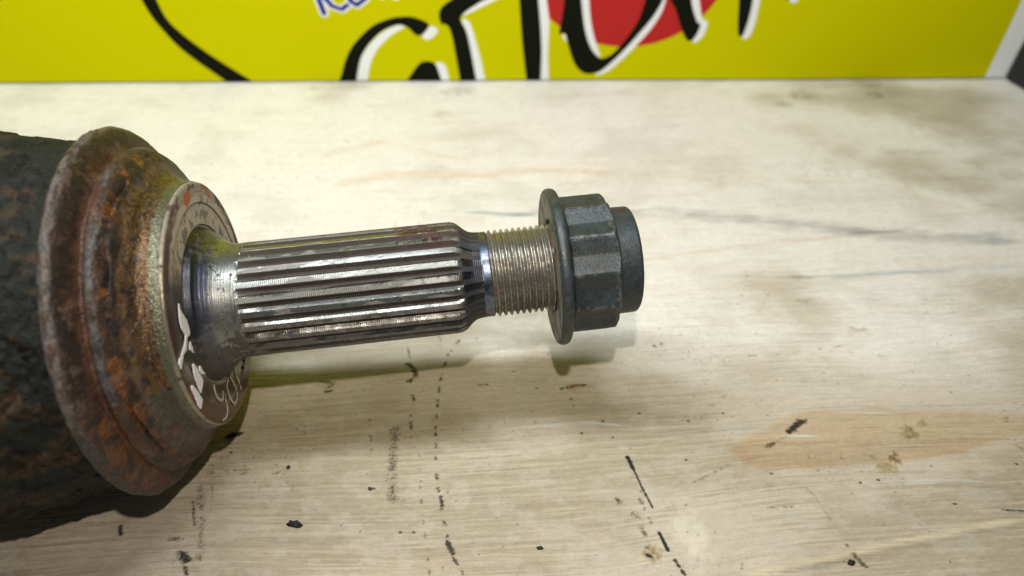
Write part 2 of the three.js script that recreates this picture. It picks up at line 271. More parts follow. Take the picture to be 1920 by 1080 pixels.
/* ---------- banner and side panel behind the bench ---------- */
{
  const A = onTable(0, 161), B = onTable(1885, 151), dir = B.clone().sub(A).setY(0).normalize(), nrm = new THREE.Vector3(-dir.z, 0, dir.x);
  if (nrm.z < 0) nrm.negate();
  A.addScaledVector(nrm, -0.0006); B.addScaledVector(nrm, -0.0006);
  const X0 = A.clone().addScaledVector(dir, -0.02), WID = 0.6, HEI = 0.22, Y0 = 0.001;
  const W = 2048, H = 1024, cv = document.createElement('canvas'); cv.width = W; cv.height = H; const g = cv.getContext('2d');
  const pt = ([x, y]) => { const r = ray(x, y), t = A.clone().sub(EYE).dot(nrm) / r.dot(nrm), q = EYE.clone().addScaledVector(r, t); return [q.clone().sub(X0).dot(dir) / WID * W, H - (q.y - Y0) / HEI * H]; };
  const poly = (pts, col, hard) => {                                      // brush shapes: corners slightly rounded
    const P = pts.map(pt), n = P.length, at = (a, b, f) => [lerp(a[0], b[0], f), lerp(a[1], b[1], f)]; g.fillStyle = col; g.beginPath();
    P.forEach((q, k) => { const b = P[(k + n - 1) % n], c = P[(k + 1) % n], i = at(q, b, hard ? 0 : 0.42), o = at(q, c, hard ? 0 : 0.42); k ? g.lineTo(...i) : g.moveTo(...i); g.quadraticCurveTo(q[0], q[1], o[0], o[1]); });
    g.closePath(); g.fill();
  };
  const curve = (pts, w, col) => { g.strokeStyle = col; g.lineWidth = w; g.lineCap = g.lineJoin = 'round'; g.beginPath(); pts.map(pt).forEach((q, k) => (k ? g.lineTo(...q) : g.moveTo(...q))); g.stroke(); };
  const YEL = '#c6c400', BLK = '#15170f', WHT = '#e9edf0', RED = '#b52c2a', BLU = '#1f2a8c';
  g.fillStyle = YEL; g.fillRect(0, 0, W, H);
  // red disc
  const rc = []; for (let k = 0; k < 90; k++) rc.push([1172 + 212 * Math.cos(k / 90 * TAU), -122 + 212 * Math.sin(k / 90 * TAU)]);
  poly(rc, RED);
  // black outline curve
  poly([[236, -50], [262, 0], [285, 38], [330, 88], [375, 122], [420, 152], [445, 172], [500, 172], [465, 150], [400, 110], [350, 75], [310, 40], [290, 0], [266, -50]], BLK);
  // small blue lettering with a white edge, only its lower ends
  for (const [w, c] of [[17, WHT], [9, BLU]]) { curve([[586, -30], [598, 5], [607, 28]], w, c); curve([[622, -30], [604, -6], [622, 14], [640, 20], [650, 12]], w, c); curve([[655, -30], [656, 4], [668, 12], [684, 0], [680, -30]], w, c); curve([[712, -30], [716, -6]], w, c); curve([[738, -30], [742, -5]], w, c); }
  // brush lettering: white offset first, then black
  poly([[668, 172], [668, 148], [674, 112], [692, 84], [716, 61], [748, 47], [762, 52], [735, 66], [708, 92], [694, 118], [689, 148], [688, 172]], WHT);
  poly([[806, 48], [823, 57], [815, 70], [799, 79], [788, 70]], WHT);
  poly([[622, 172], [638, 150], [645, 120], [655, 95], [675, 70], [700, 48], [735, 35], [770, 32], [798, 42], [806, 50], [792, 68], [780, 70], [765, 53], [745, 47], [715, 60], [690, 85], [675, 110], [668, 148], [666, 172]], BLK);
  poly([[812, 118], [834, 120], [842, 148], [844, 172], [826, 172], [826, 148]], WHT);
  poly([[750, 172], [765, 150], [784, 122], [796, 116], [816, 119], [826, 148], [832, 172]], BLK);
  poly([[860, 36], [905, 14], [950, -8], [990, -22], [990, -50], [860, 10]], WHT);
  poly([[862, 36], [880, 38], [895, 88], [904, 125], [909, 148], [912, 172], [890, 172], [884, 110]], WHT);
  poly([[825, 47], [822, 22], [835, 8], [852, -2], [880, -50], [985, -50], [935, -10], [905, 2], [870, 25], [861, 37], [875, 60], [885, 110], [892, 148], [896, 172], [864, 172], [862, 148], [855, 110], [848, 70], [840, 48]], BLK);
  poly([[1002, -50], [1023, -50], [1025, 0], [1031, 42], [1027, 106], [1029, 143], [1030, 172], [1010, 172], [1008, 60]], WHT);
  poly([[970, -50], [1005, -50], [1009, 0], [1014, 53], [1016, 106], [1014, 143], [1014, 172], [990, 172], [986, 143], [979, 80], [974, 0]], BLK);
  poly([[1085, -50], [1103, -50], [1105, 0], [1108, 42], [1116, 78], [1128, 112], [1118, 118], [1090, 60]], WHT);
  poly([[1066, 84], [1052, 70], [1062, 62], [1070, 80]], WHT);
  poly([[1260, -50], [1250, 2], [1240, 30], [1216, 64], [1176, 106], [1140, 138], [1112, 146], [1128, 130], [1200, 55], [1236, -50]], WHT);
  poly([[1062, -50], [1059, 0], [1055, 32], [1047, 69], [1060, 62], [1065, 85], [1075, 117], [1084, 132], [1097, 141], [1112, 141], [1128, 136], [1166, 102], [1203, 60], [1228, 30], [1246, -2], [1262, -50], [1222, -50], [1212, 0], [1198, 42], [1176, 74], [1150, 104], [1130, 113], [1122, 110], [1108, 94], [1096, 58], [1090, 0], [1086, -50]], BLK);
  poly([[1292, -50], [1308, -50], [1313, 10], [1318, 40], [1330, 39], [1321, 69], [1304, 83], [1296, 78], [1310, 48], [1298, 16]], WHT);
  poly([[1246, -50], [1256, 0], [1268, 18], [1277, 53], [1289, 80], [1302, 76], [1316, 47], [1307, 44], [1299, 16], [1296, 0], [1290, -50]], BLK);
  poly([[1418, -50], [1432, -50], [1427, 0], [1418, 42], [1408, 70], [1396, 76], [1390, 72], [1405, 37]], WHT);
  poly([[1386, -50], [1387, 0], [1383, 68], [1393, 71], [1405, 37], [1413, 0], [1420, -50]], BLK);
  poly([[1478, -50], [1478, 4], [1490, 8], [1500, 2], [1505, -50]], WHT); poly([[1462, -50], [1472, 0], [1482, 3], [1492, -50]], BLK);
  poly([[1850, 143], [1918, 0], [1945, -60], [2100, -60], [2000, 143], [1990, 400], [1700, 400]], WHT, true);
  const map = new THREE.CanvasTexture(cv); map.colorSpace = THREE.SRGBColorSpace;
  const bnr = put(new THREE.Group(), 'banner', scene, { label: 'yellow printed banner with black brush lettering and a red disc', category: 'banner' });
  const wide = B.clone().sub(X0).dot(dir);
  bnr.position.copy(X0); bnr.quaternion.setFromRotationMatrix(new THREE.Matrix4().makeBasis(dir, new THREE.Vector3(0, 1, 0), nrm));
  // printed face: a thin stretched sheet with slight waves
  const wave = (x, y) => 0.0016 * (fbm(x * 9 + y * 7, y * 14 - x * 3, 2, 3) - 0.5) - 0.0012;
  const sheet = surf(160, 60, (u, v) => [lerp(-0.28, wide, u), Y0 + v * HEI, wave(lerp(-0.28, wide, u), v * HEI)], (u, v) => [Math.max(0.001, lerp(-0.28, wide, u) / WID), v]);
  mesh('printed_sheet', sheet, new THREE.MeshPhysicalMaterial({ map, roughness: 0.7, specularIntensity: 0.08, side: THREE.DoubleSide }), bnr);
  mesh('backing_board', new RoundedBoxGeometry(wide + 0.3, HEI + 0.0012, 0.014, 2, 0.002).translate(wide / 2 - 0.15, Y0 / 2 + HEI / 2, -0.0125), new THREE.MeshStandardMaterial({ color: new THREE.Color(0.02, 0.018, 0.014), roughness: 0.8 }), bnr);  // near-black colour paints the shade in the gap under the sheet
  const pA = B.clone().addScaledVector(dir, -0.0006), pB = onTable(1920, 172), pd = pB.clone().sub(pA).setY(0).normalize();
  const pnl = mesh('side_panel', new RoundedBoxGeometry(0.2, 0.3, 0.02, 3, 0.0015).translate(0.1 - 0.0, 0, -0.01), new THREE.MeshStandardMaterial({ color: new THREE.Color(0.008, 0.0085, 0.011), roughness: 0.55 }), scene, { label: 'black upright board at the right end of the yellow banner', category: 'board' });
  pnl.quaternion.setFromRotationMatrix(new THREE.Matrix4().makeBasis(pd, new THREE.Vector3(0, 1, 0), new THREE.Vector3().crossVectors(pd, new THREE.Vector3(0, 1, 0))));
  pnl.position.copy(pA).setY(0.1508);
}

/* ---------- the axle ---------- */
const axle = put(new THREE.Group(), 'drive_axle', scene, { label: 'rusty drive axle with dark boot, ribbed joint and bare splined stub', category: 'drive axle' });
axle.position.copy(AO); axle.quaternion.setFromRotationMatrix(frame);
const lowY = (r, p) => r * Math.cos(p);
// ground clearance: keeps the rough boot from sinking into the bench
const floorAt = (s) => -(AO.y + AX.y * s * D - 0.0004) / AY.y / D;

// joint housing
{
  const S0 = -0.372, S1 = -0.2305;
  const pts = [[-0.36, 0.215], [-0.345, 0.2165], [-0.336, 0.2205], [-0.3325, 0.2285], [-0.3312, 0.2375], [-0.3288, 0.2437], [-0.3247, 0.2468], [-0.3203, 0.2467], [-0.3165, 0.2445], [-0.313, 0.2402], [-0.3098, 0.233], [-0.307, 0.2245], [-0.3045, 0.2165], [-0.302, 0.2118], [-0.2997, 0.2117], [-0.297, 0.2145], [-0.2945, 0.2165], [-0.2915, 0.217], [-0.2882, 0.2158], [-0.284, 0.2125], [-0.2803, 0.207], [-0.2775, 0.2035], [-0.275, 0.2005], [-0.271, 0.1915], [-0.2665, 0.1822], [-0.262, 0.1755], [-0.257, 0.1722], [-0.251, 0.1706], [-0.245, 0.1696], [-0.241, 0.1688], [-0.2385, 0.1681], [-0.2375, 0.1674]];
  const knob = (s, p) => { const y = Math.cos(p), z = Math.sin(p), k = 1 - smooth(-0.268, -0.255, s); return k * (0.0045 * (fbm(s * 45, y * 7, z * 7, 4) - 0.5) + 0.0026 * (fbm(s * 210, y * 30, z * 30, 3) - 0.5)) - 0.0055 * k * band(-0.2805, -0.2775, 0.0012, s + 0.006 * (noise(y * 7, z * 7, 5) - 0.5)) * smooth(0.35, 0.6, noise(y * 6, z * 6, 2)); };
  const paintJoint = paint(2048, 768, (u, v, o) => {
    const s = lerp(S0, S1, v), p = phi(u), y = Math.cos(p), z = Math.sin(p), pd = p * 57.3;
    const big = fbm(s * 75, y * 5, z * 5, 4), mid = fbm(s * 260 + 9, y * 19, z * 19, 4), fine = fbm(s * 620, y * 120, z * 120, 3), pit = noise(s * 900, y * 170, z * 170);
    const q = s + 0.009 * (big - 0.5) + 0.005 * (mid - 0.5);
    const c = o.c; c[0] = 0.08; c[1] = 0.048; c[2] = 0.036;
    mixc(c, [0.18, 0.17, 0.165], 0.95 * band(-0.3335, -0.3145, 0.0022, q) * smooth(0.34, 0.56, mid));                             // rubbed grey along the rib, painting in its highlight too
    mixc(c, [0.038, 0.027, 0.024], 0.95 * band(-0.3145, -0.306, 0.002, q));
    mixc(c, [0.15, 0.07, 0.042], 0.9 * band(-0.306, -0.293, 0.0025, q));
    mixc(c, [0.125, 0.14, 0.14], 0.9 * band(-0.296, -0.2845, 0.0025, q) * smooth(0.46, 0.56, big + 0.25 * (mid - 0.5)));
    mixc(c, [0.03, 0.024, 0.021], 0.95 * band(-0.2835, -0.2725, 0.002, q));
    mixc(c, [0.29, 0.11, 0.026], 0.95 * band(-0.2845, -0.2745, 0.002, q) * smooth(0.52, 0.62, fbm(s * 60, y * 9, z * 9, 4)) * smooth(0.3, 0.5, fine));
    mixc(c, [0.25, 0.15, 0.068], band(-0.2715, -0.2465, 0.003, q) * smooth(0.3, 0.5, mid + 0.1));
    mixc(c, [0.1, 0.08, 0.085], 0.85 * band(-0.2725, -0.252, 0.003, q) * smooth(0.53, 0.62, mid));
    mixc(c, [0.24, 0.25, 0.175], 0.9 * band(-0.2485, -0.236, 0.0018, q));
    // lower front: orange rust in the valleys, olive grey on the neck, darker on the rib
    const low = smooth(0.42, 0.58, 0.6 * smooth(58, 100, pd) * (1 - smooth(160, 200, pd)) + 0.5 * big + 0.15 * (mid - 0.5) - 0.02);
    mixc(c, [0.25, 0.095, 0.03], 0.85 * low * band(-0.315, -0.272, 0.004, q) * smooth(0.34, 0.6, mid * 0.6 + big * 0.4));
    mixc(c, [0.035, 0.031, 0.032], 0.85 * low * band(-0.289, -0.281, 0.002, q) * smooth(0.42, 0.52, mid));
    mixc(c, [0.11, 0.112, 0.088], 0.85 * low * band(-0.272, -0.245, 0.004, q));
    mixc(c, [0.2, 0.08, 0.028], 0.85 * smooth(0.56, 0.66, big) * band(-0.27, -0.25, 0.004, q) * low);
    mixc(c, [0.06, 0.046, 0.05], 0.75 * low * band(-0.34, -0.3135, 0.004, q));
    mixc(c, [0.22, 0.09, 0.03], 0.4 * smooth(0.6, 0.7, mid) * smooth(0.45, 0.6, big));
    mixc(c, [0.02, 0.018, 0.017], 0.7 * smooth(0.78, 0.88, pit));
    mixc(c, [0.32, 0.3, 0.28], 0.6 * smooth(0.87, 0.93, noise(s * 1100 + 4, y * 210, z * 210)));
    // lifting scale with broken edges, and bare pits where it came away
    const rusty = 1 - smooth(-0.252, -0.247, q), f1 = fbm(s * 210 + 30, y * 23, z * 23, 4), flake = smooth(0.535, 0.55, f1) * rusty, off = smooth(0.43, 0.415, f1) * rusty;
    mixc(c, [0.028, 0.022, 0.02], 0.4 * flake * smooth(0.4, 0.5, big)); mixc(c, [0.19, 0.075, 0.028], 0.35 * off * smooth(0.35, 0.6, fine)); mixc(c, [0.2, 0.2, 0.195], 0.25 * off * smooth(0.5, 0.56, big));
    const k = (0.6 + 0.8 * fine) * 0.55; c[0] *= k; c[1] *= k; c[2] *= k;
    const bare = band(-0.268, -0.236, 0.003, q);
    o.h = 0.36 * fine + 0.22 * mid + 0.16 * (1 - pit) + 0.14 * flake - 0.1 * off + 0.1; o.r = 0.5 + 0.25 * (mid - 0.5) - 0.14 * bare; o.m = 0.04 + 0.6 * bare * (1 - 0.7 * low);
  });
  const g = turned(pts, 720, 220, (s) => (s - S0) / (S1 - S0), (s, p) => knob(s, p));
  mesh('joint_housing', g, painted(paintJoint, 0.0006, { specularIntensity: 0.7 }), axle);
  // front face of the joint with turned steps
  const faceS = (r) => (r > 0.138 ? -0.2325 : r > 0.109 ? -0.2345 : -0.2375);
  const fp = [[-0.2375, 0.1672], [-0.2345, 0.1668], [-0.2330, 0.1650], [-0.2325, 0.1625], [-0.2325, 0.1400], [-0.2327, 0.1390], [-0.2344, 0.1380], [-0.2345, 0.1370], [-0.2345, 0.1105], [-0.2348, 0.1095], [-0.2374, 0.1085], [-0.2375, 0.1078], [-0.2372, 0.103]];
  const paintFace = paint(2048, 512, (u, v, o) => {                    // v runs along the radius
    const r = lerp(0.1, 0.168, v), p = phi(u), y = Math.cos(p) * r * 6, z = Math.sin(p) * r * 6, pd = p * 57.3, c = o.c;
    const big = fbm(y * 3, z * 3, 4, 4), mid = fbm(y * 14, z * 14, 8, 4), fine = fbm(y * 70, z * 70, 1, 2), ring = fbm(r * 900, y * 2, z * 2, 3);
    const dusty = 1 - smooth(15, 48, pd + 40 * (big - 0.5));
    c[0] = 0.13; c[1] = 0.115; c[2] = 0.1;
    mixc(c, [0.4, 0.355, 0.29], dusty * smooth(0.3, 0.55, mid + 0.15));
    mixc(c, [0.06, 0.055, 0.045], dusty * 0.7 * smooth(0.57, 0.64, mid) * band(0.11, 0.13, 0.004, r));
    
    mixc(c, [0.062, 0.03, 0.021], 0.94 * smooth(0.149, 0.153, r + 0.016 * (mid - 0.5)) * (1 - 0.6 * band(-80, 8, 12, pd) * smooth(0.4, 0.55, mid)));
    mixc(c, [0.32, 0.09, 0.03], smooth(0.6, 0.67, big) * smooth(0.145, 0.152, r) * 0.8);
    const spot = Math.hypot((pd + 19) / 8, (r - 0.15) / 0.011) + 0.9 * (mid - 0.5); mixc(c, [0.36, 0.1, 0.035], 1 - smooth(0.7, 1, spot));
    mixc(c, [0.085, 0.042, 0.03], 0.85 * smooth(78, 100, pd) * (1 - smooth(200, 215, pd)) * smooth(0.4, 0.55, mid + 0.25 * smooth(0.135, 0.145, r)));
    mixc(c, [0.03, 0.025, 0.022], band(0.1382, 0.1398, 0.0004, r) * 0.8 + band(0.1088, 0.1098, 0.0004, r) * 0.7);
    const lip = smooth(0.1646, 0.1658, r) * smooth(0.36, 0.5, mid + 0.1); mixc(c, [0.36, 0.345, 0.27], 0.75 * lip);
    const k = 0.8 + 0.4 * fine; c[0] *= k; c[1] *= k; c[2] *= k;
    const wet = smooth(0.42, 0.5, mid * 0.5 + smooth(58, 100, pd) * (1 - smooth(195, 215, pd)) * 0.6); o.h = (0.3 * fine + 0.3 * ring + 0.3 * mid) * (1 - 0.7 * wet); o.r = lerp(lerp(0.3, 0.78, dusty), 0.13, wet) + 0.05 * (mid - 0.5); o.m = lerp(0.55, 0.1, dusty) * (1 - 0.6 * smooth(0.148, 0.153, r)) * (1 - lip) + 0.75 * lip;
  });
  mesh('joint_face', turned(fp, 360, 90, (s, r) => (r - 0.1) / 0.068, () => 0, false), painted(paintFace, 0.00012), axle);

  // paint-pen marks on the front face: thin raised dabs
  const inv = new THREE.Matrix4().copy(frame).setPosition(AO).invert();
  const onFace = (x, y, lift = 0.0004) => { const r = ray(x, y); let q, s = -0.2325; for (let k = 0; k < 3; k++) { const P = AO.clone().addScaledVector(AX, s * D), t = P.sub(EYE).dot(AX) / r.dot(AX); q = EYE.clone().addScaledVector(r, t).applyMatrix4(inv); s = faceS(Math.min(0.16, Math.hypot(q.y, q.z) / D)) + lift; } const rr = Math.hypot(q.y, q.z) / D, k = clamp(rr, 0.111, 0.1635) / rr; return new THREE.Vector3(q.x, q.y * k, q.z * k); };
  const white = new THREE.MeshPhysicalMaterial({ color: new THREE.Color(0.8, 0.78, 0.84), roughness: 0.35 }), grey = new THREE.MeshPhysicalMaterial({ color: new THREE.Color(0.36, 0.32, 0.27), roughness: 0.35 });  // grey is the white pen with shade painted into its colour
  function dabMark(pts, m) {
    const P = pts.map(([x, y]) => onFace(x, y)), sh = new THREE.Shape(); const cur = new THREE.CatmullRomCurve3(P.map((q) => new THREE.Vector3(q.z, q.y, 0)), true, 'catmullrom', 0.25).getPoints(70);
    cur.forEach((q, k) => { const j = 0.00032; q.x += j * (noise(q.x * 2600, q.y * 2600, 1) - 0.5); q.y += j * (noise(q.x * 2600, q.y * 2600, 7) - 0.5); k ? sh.lineTo(q.x, q.y) : sh.moveTo(q.x, q.y); });
    const top = Math.max(...P.map((q) => q.x));
    const g = new THREE.ExtrudeGeometry(sh, { depth: 0.00012, bevelEnabled: true, bevelThickness: 0.00006, bevelSize: 0.00008, bevelOffset: -0.00008, bevelSegments: 2, steps: 1 });
    g.applyMatrix4(new THREE.Matrix4().makeBasis(new THREE.Vector3(0, 0, 1), new THREE.Vector3(0, 1, 0), new THREE.Vector3(-1, 0, 0)).setPosition(top + 0.00012, 0, 0));
    mesh('paint_mark', g, m, axle);
  }
  dabMark([[331, 570], [334, 580], [341, 592], [349, 600], [354, 618], [351, 630], [347, 634], [345.5, 657], [343, 667], [339, 692], [334, 686], [335, 676], [340, 665], [343, 641], [343, 628], [336, 615], [332, 594]], white);
  dabMark([[357, 639], [363, 641], [365, 648], [360, 659], [355, 655]], white);
  dabMark([[357.6, 683], [361, 684], [370, 700], [377, 714], [378, 732], [376, 737], [373, 730], [365, 710], [358, 692]], white);
  dabMark([[374, 684], [379, 681], [382, 688], [378, 701], [373, 695]], white);
  dabMark([[358.5, 723], [363, 724], [372, 737], [379, 749], [376, 766], [370.5, 763], [369, 754], [359.5, 731]], white);
  function stroke(pts, w, m) {
    const P = new THREE.CatmullRomCurve3(pts.map(([x, y]) => onFace(x, y, 0.0007))).getPoints(36);
    const g = surf(8, 36, (u, v) => {
      const k = Math.round(v * 36), t = P[Math.min(36, k + 1)].clone().sub(P[Math.max(0, k - 1)]).normalize(), n = new THREE.Vector3(0, -t.z, t.y), a = u * TAU, ww = w * (0.55 + 0.45 * Math.sin(Math.PI * clamp(v * 0.9 + 0.07))) * (0.85 + 0.3 * noise(k * 0.3, w * 1e4));
      return P[k].clone().addScaledVector(n, Math.cos(a) * ww).add(new THREE.Vector3(Math.sin(a) * 0.00012, 0, 0)).toArray();
    });
    mesh('paint_mark', g, m, axle);
  }
  stroke([[423, 688], [412, 699], [404, 712], [402, 726], [407, 744], [413, 750], [418, 749], [418, 733]], 0.00056, grey);
  stroke([[427, 695], [431, 705], [437, 716], [443, 729], [445, 743], [441, 756], [434, 750], [429, 738], [426, 722], [428, 712]], 0.00054, grey);
  stroke([[438, 683], [441, 698], [448, 714], [453, 731]], 0.00054, grey);
  stroke([[423, 749], [427, 766], [425, 781], [417, 789]], 0.00044, grey);
  stroke([[460, 672], [459.5, 680], [458.5, 690]], 0.00054, grey);
}

// boot: cracked, dirt-crusted rubber gaiter, its folds running out of the picture to the left
{
  const S0 = -1.32, S1 = -0.33;
  const pts = [[-1.3, 0.07], [-1.27, 0.075], [-1.24, 0.085], [-1.2, 0.118], [-1.15, 0.098], [-1.1, 0.14], [-1.04, 0.115], [-0.97, 0.165], [-0.9, 0.135], [-0.82, 0.2], [-0.74, 0.168], [-0.66, 0.226], [-0.6, 0.218], [-0.55, 0.242], [-0.5, 0.249], [-0.47, 0.2475], [-0.44, 0.2455], [-0.415, 0.2425], [-0.4, 0.2385], [-0.385, 0.235], [-0.372, 0.2325], [-0.36, 0.231], [-0.35, 0.2305], [-0.342, 0.229], [-0.336, 0.2265], [-0.3335, 0.221], [-0.334, 0.212]];
  const rough = (s, p, r) => {
    const y = Math.cos(p), z = Math.sin(p);
    let d = 0.011 * (fbm(s * 24, y * 6, z * 6, 4) - 0.5) + 0.0055 * (fbm(s * 110, y * 24, z * 24, 4) - 0.5);
    d *= 0.35 + 0.65 * smooth(-0.337, -0.36, s);
    d -= 0.004 * band(0.44, 0.5, 0.02, fbm(s * 30 + 3, y * 8, z * 4, 3));
    d += 0.007 * band(-0.487, -0.462, 0.004, s);                                   // clamp ring under the crust
    const f = floorAt(s); if ((r + d) * y < f) d = f / y - r;                       // lies flat on the bench
    return d;
  };
  const pb = paint(1536, 1024, (u, v, o) => {
    const s = lerp(S0, S1, v), p = phi(u), y = Math.cos(p), z = Math.sin(p), c = o.c;
    const big = fbm(s * 22 + 5, y * 6, z * 6, 4), mid = fbm(s * 85, y * 22, z * 22, 4), fine = fbm(s * 330, y * 90, z * 90, 3);
    c[0] = 0.016; c[1] = 0.0195; c[2] = 0.0165;
    mixc(c, [0.024, 0.031, 0.028], smooth(0.45, 0.62, big));
    mixc(c, [0.07, 0.046, 0.025], 0.85 * smooth(0.52, 0.62, mid * 0.3 + big * 0.7 + 0.02));
    mixc(c, [0.009, 0.009, 0.0085], 0.8 * smooth(0.56, 0.66, fbm(s * 60, y * 17, z * 12, 4)));
    mixc(c, [0.075, 0.038, 0.022], 0.5 * smooth(0.6, 0.74, mid) * smooth(0.45, 0.6, big));
    mixc(c, [0.08, 0.09, 0.085], 0.5 * smooth(0.88, 0.95, noise(s * 620, y * 130, z * 130)) * smooth(0.45, 0.6, big));
    const k = (0.55 + 0.9 * fine) * 0.6; c[0] *= k; c[1] *= k; c[2] *= k;
    o.h = 0.55 * mid + 0.35 * fine; o.r = 0.78 + 0.4 * (big - 0.5); o.m = 0;
  });
  mesh('boot', turned(pts, 420, 420, (s) => (s - S0) / (S1 - S0), rough), painted(pb, 0.0011, { specularIntensity: 0.45 }), axle);
  mesh('axle_bar', turned([[-2.4, 0.001], [-2.4, 0.06], [-2.39, 0.064], [-1.29, 0.064], [-1.27, 0.02]], 48, 60, (s) => s, () => 0, false), new THREE.MeshStandardMaterial({ color: new THREE.Color(0.03, 0.028, 0.026), roughness: 0.7, metalness: 0.3 }), axle);
}

// stub shaft: collar, splines, relief groove and thread share one painted steel
{
  const S0 = -0.24, S1 = 0.26, NT = 25, PH = 0.05;
  const tooth = (p) => { const t = ((p + PH) / TAU * NT % 1 + 1) % 1; return Math.abs(t - 0.5) * 2; };       // 0 mid land, 1 mid groove
  const steel = paint(2048, 1536, (u, v, o) => {
    const s = lerp(S0, S1, v), p = phi(u), y = Math.cos(p), z = Math.sin(p), pd = p * 57.3, c = o.c;
    const big = fbm(s * 40, y * 3, z * 3, 4), mid = fbm(s * 150, y * 14, z * 14, 4), fine = fbm(s * 700, y * 60, z * 60, 3), ring = noise(s * 2600, y * 1.2, z * 1.2), speck = noise(s * 800, y * 64, z * 64);
    c[0] = 0.255; c[1] = 0.27; c[2] = 0.268; let r = 0.27, m = 0.95, h = 0.5 + 0.1 * (ring - 0.5) + 0.1 * (fine - 0.5);
    if (s < -0.178) {                                                                   // collar
      mixc(c, [0.1, 0.115, 0.2], 0.8 * band(-0.235, -0.2125, 0.004, s + 0.012 * (mid - 0.5)));
      mixc(c, [0.05, 0.052, 0.06], 0.85 * band(-0.24, -0.224, 0.003, s));
      const dirt = smooth(0.5, 0.58, mid * 0.7 + big * 0.3 + 0.22 * smooth(50, 95, pd) - 0.08); mixc(c, [0.075, 0.064, 0.054], 0.85 * dirt);  // dirt, heavier below so the dark underside is painted in with it
      mixc(c, [0.04, 0.04, 0.04], 0.9 * smooth(0.6, 0.74, speck) * smooth(0.4, 0.56, fbm(s * 60 + 8, y * 6, z * 6, 3)) * (1 - smooth(-0.2, -0.188, s)));
      r = 0.34 + 0.3 * dirt + 0.1 * mid; m = 0.95 - 0.6 * dirt; h += 0.25 * (ring - 0.5);
    } else if (s < 0.1375) {                                                            // splines and shoulder
      const t = tooth(p), tt = ((p + PH) / TAU * NT % 1 + 1) % 1, gr = smooth(0.74, 0.82, t), under = Math.max(smooth(0.69, 0.72, tt), 1 - smooth(0.07, 0.12, tt)), flank = band(0.11, 0.31, 0.01, tt), low = smooth(0.42, 0.6, mid + 0.4 * smooth(45, 100, pd) - 0.22), chat = 0.5 + 0.5 * Math.sin(s * D * 1000 * TAU / 0.5);
      h = 0.5 + 0.025 * (fine - 0.5); h += 0.26 * (chat - 0.5) * (1 - gr) * smooth(0.35, 0.5, big + 0.05);
      const stain = smooth(0.5, 0.58, fbm(s * 24 + 3, y * 9, z * 9, 4) + 0.09 * low + 0.08 * gr - 0.05) * (1 - 0.6 * flank);
      mixc(c, [0.07, 0.036, 0.028], stain * (0.3 + 0.45 * gr + 0.3 * low)); r += 0.18 * stain; m -= 0.75 * stain;
      const grease = under * smooth(0.3, 0.42, mid * 0.6 + fine * 0.2 + 0.2 * big + 0.12); mixc(c, [0.028, 0.017, 0.013], 0.95 * grease); m *= 1 - 0.95 * grease; r = lerp(r + 0.1 * (1 - flank), 0.82, grease);
      mixc(c, [0.09, 0.075, 0.065], 0.6 * low * (1 - stain));  // lower side darkened: grime plus shade painted into the colour
      mixc(c, [0.085, 0.04, 0.045], 0.85 * band(0.03, 0.098, 0.012, s + 0.03 * (mid - 0.5)) * (1 - smooth(2, 14, pd + 16 * (big - 0.5))) * smooth(0.38, 0.5, mid));
      const black = smooth(0.106, 0.114, s + 0.006 * (mid - 0.5)); mixc(c, [0.03, 0.036, 0.05], 0.93 * black); mixc(c, [0.08, 0.06, 0.045], 0.7 * black * smooth(0.54, 0.64, big));
      mixc(c, [0.04, 0.035, 0.03], 0.85 * smooth(0.79, 0.88, speck) * smooth(0.4, 0.6, mid));
      r += 0.03 * (mid - 0.5) + 0.1 * black; h -= 0.1 * smooth(0.8, 0.9, speck);
    } else {                                                                            // relief groove and thread
      mixc(c, [0.4, 0.395, 0.355], smooth(0.145, 0.152, s));
      const rel = 1 - smooth(0.148, 0.152, s);
      mixc(c, [0.1, 0.16, 0.27], 0.75 * rel); mixc(c, [0.16, 0.09, 0.14], 0.6 * rel * smooth(0.5, 0.6, mid)); mixc(c, [0.04, 0.05, 0.065], 0.7 * rel * smooth(0.5, 0.58, big));
      const grimeShade = smooth(0.52, 0.64, mid * 0.6 + big * 0.4 + 0.2 * smooth(60, 105, pd) - 0.06); mixc(c, [0.1, 0.088, 0.068], 0.6 * (1 - rel) * grimeShade);  // dirt weighted downward, also painting the shaded underside of the thread
      const rust = smooth(0.6, 0.74, fbm(s * 150, y * 7, z * 7, 4)) * (1 - rel) + 0.9 * band(0.1515, 0.155, 0.001, s) * smooth(0.4, 0.5, big) + 0.8 * smooth(0.226, 0.235, s) * smooth(0.42, 0.54, mid);
      mixc(c, [0.13, 0.055, 0.025], 0.7 * clamp(rust)); mixc(c, [0.05, 0.045, 0.04], 0.7 * smooth(0.76, 0.88, speck));
      r = 0.3 + 0.25 * clamp(rust) + 0.15 * grimeShade + 0.1 * mid; m = 0.92 - 0.5 * clamp(clamp(rust) + 0.6 * grimeShade);
    }
    const k = 0.86 + 0.28 * fine; c[0] *= k; c[1] *= k; c[2] *= k; o.h = h; o.r = r; o.m = m;
  });
  const mat = painted(steel, 0.00022), vOf = (s) => (s - S0) / (S1 - S0);
  const collar = [[-0.2385, 0.112], [-0.2375, 0.1065], [-0.233, 0.1035], [-0.228, 0.101], [-0.2235, 0.0962], [-0.218, 0.0915], [-0.212, 0.0868], [-0.2065, 0.0832], [-0.2035, 0.0818], [-0.2015, 0.0808], [-0.198, 0.0797], [-0.192, 0.079], [-0.186, 0.0787], [-0.18, 0.0786]];
  mesh('collar', turned(collar, 256, 110, vOf), mat, axle);
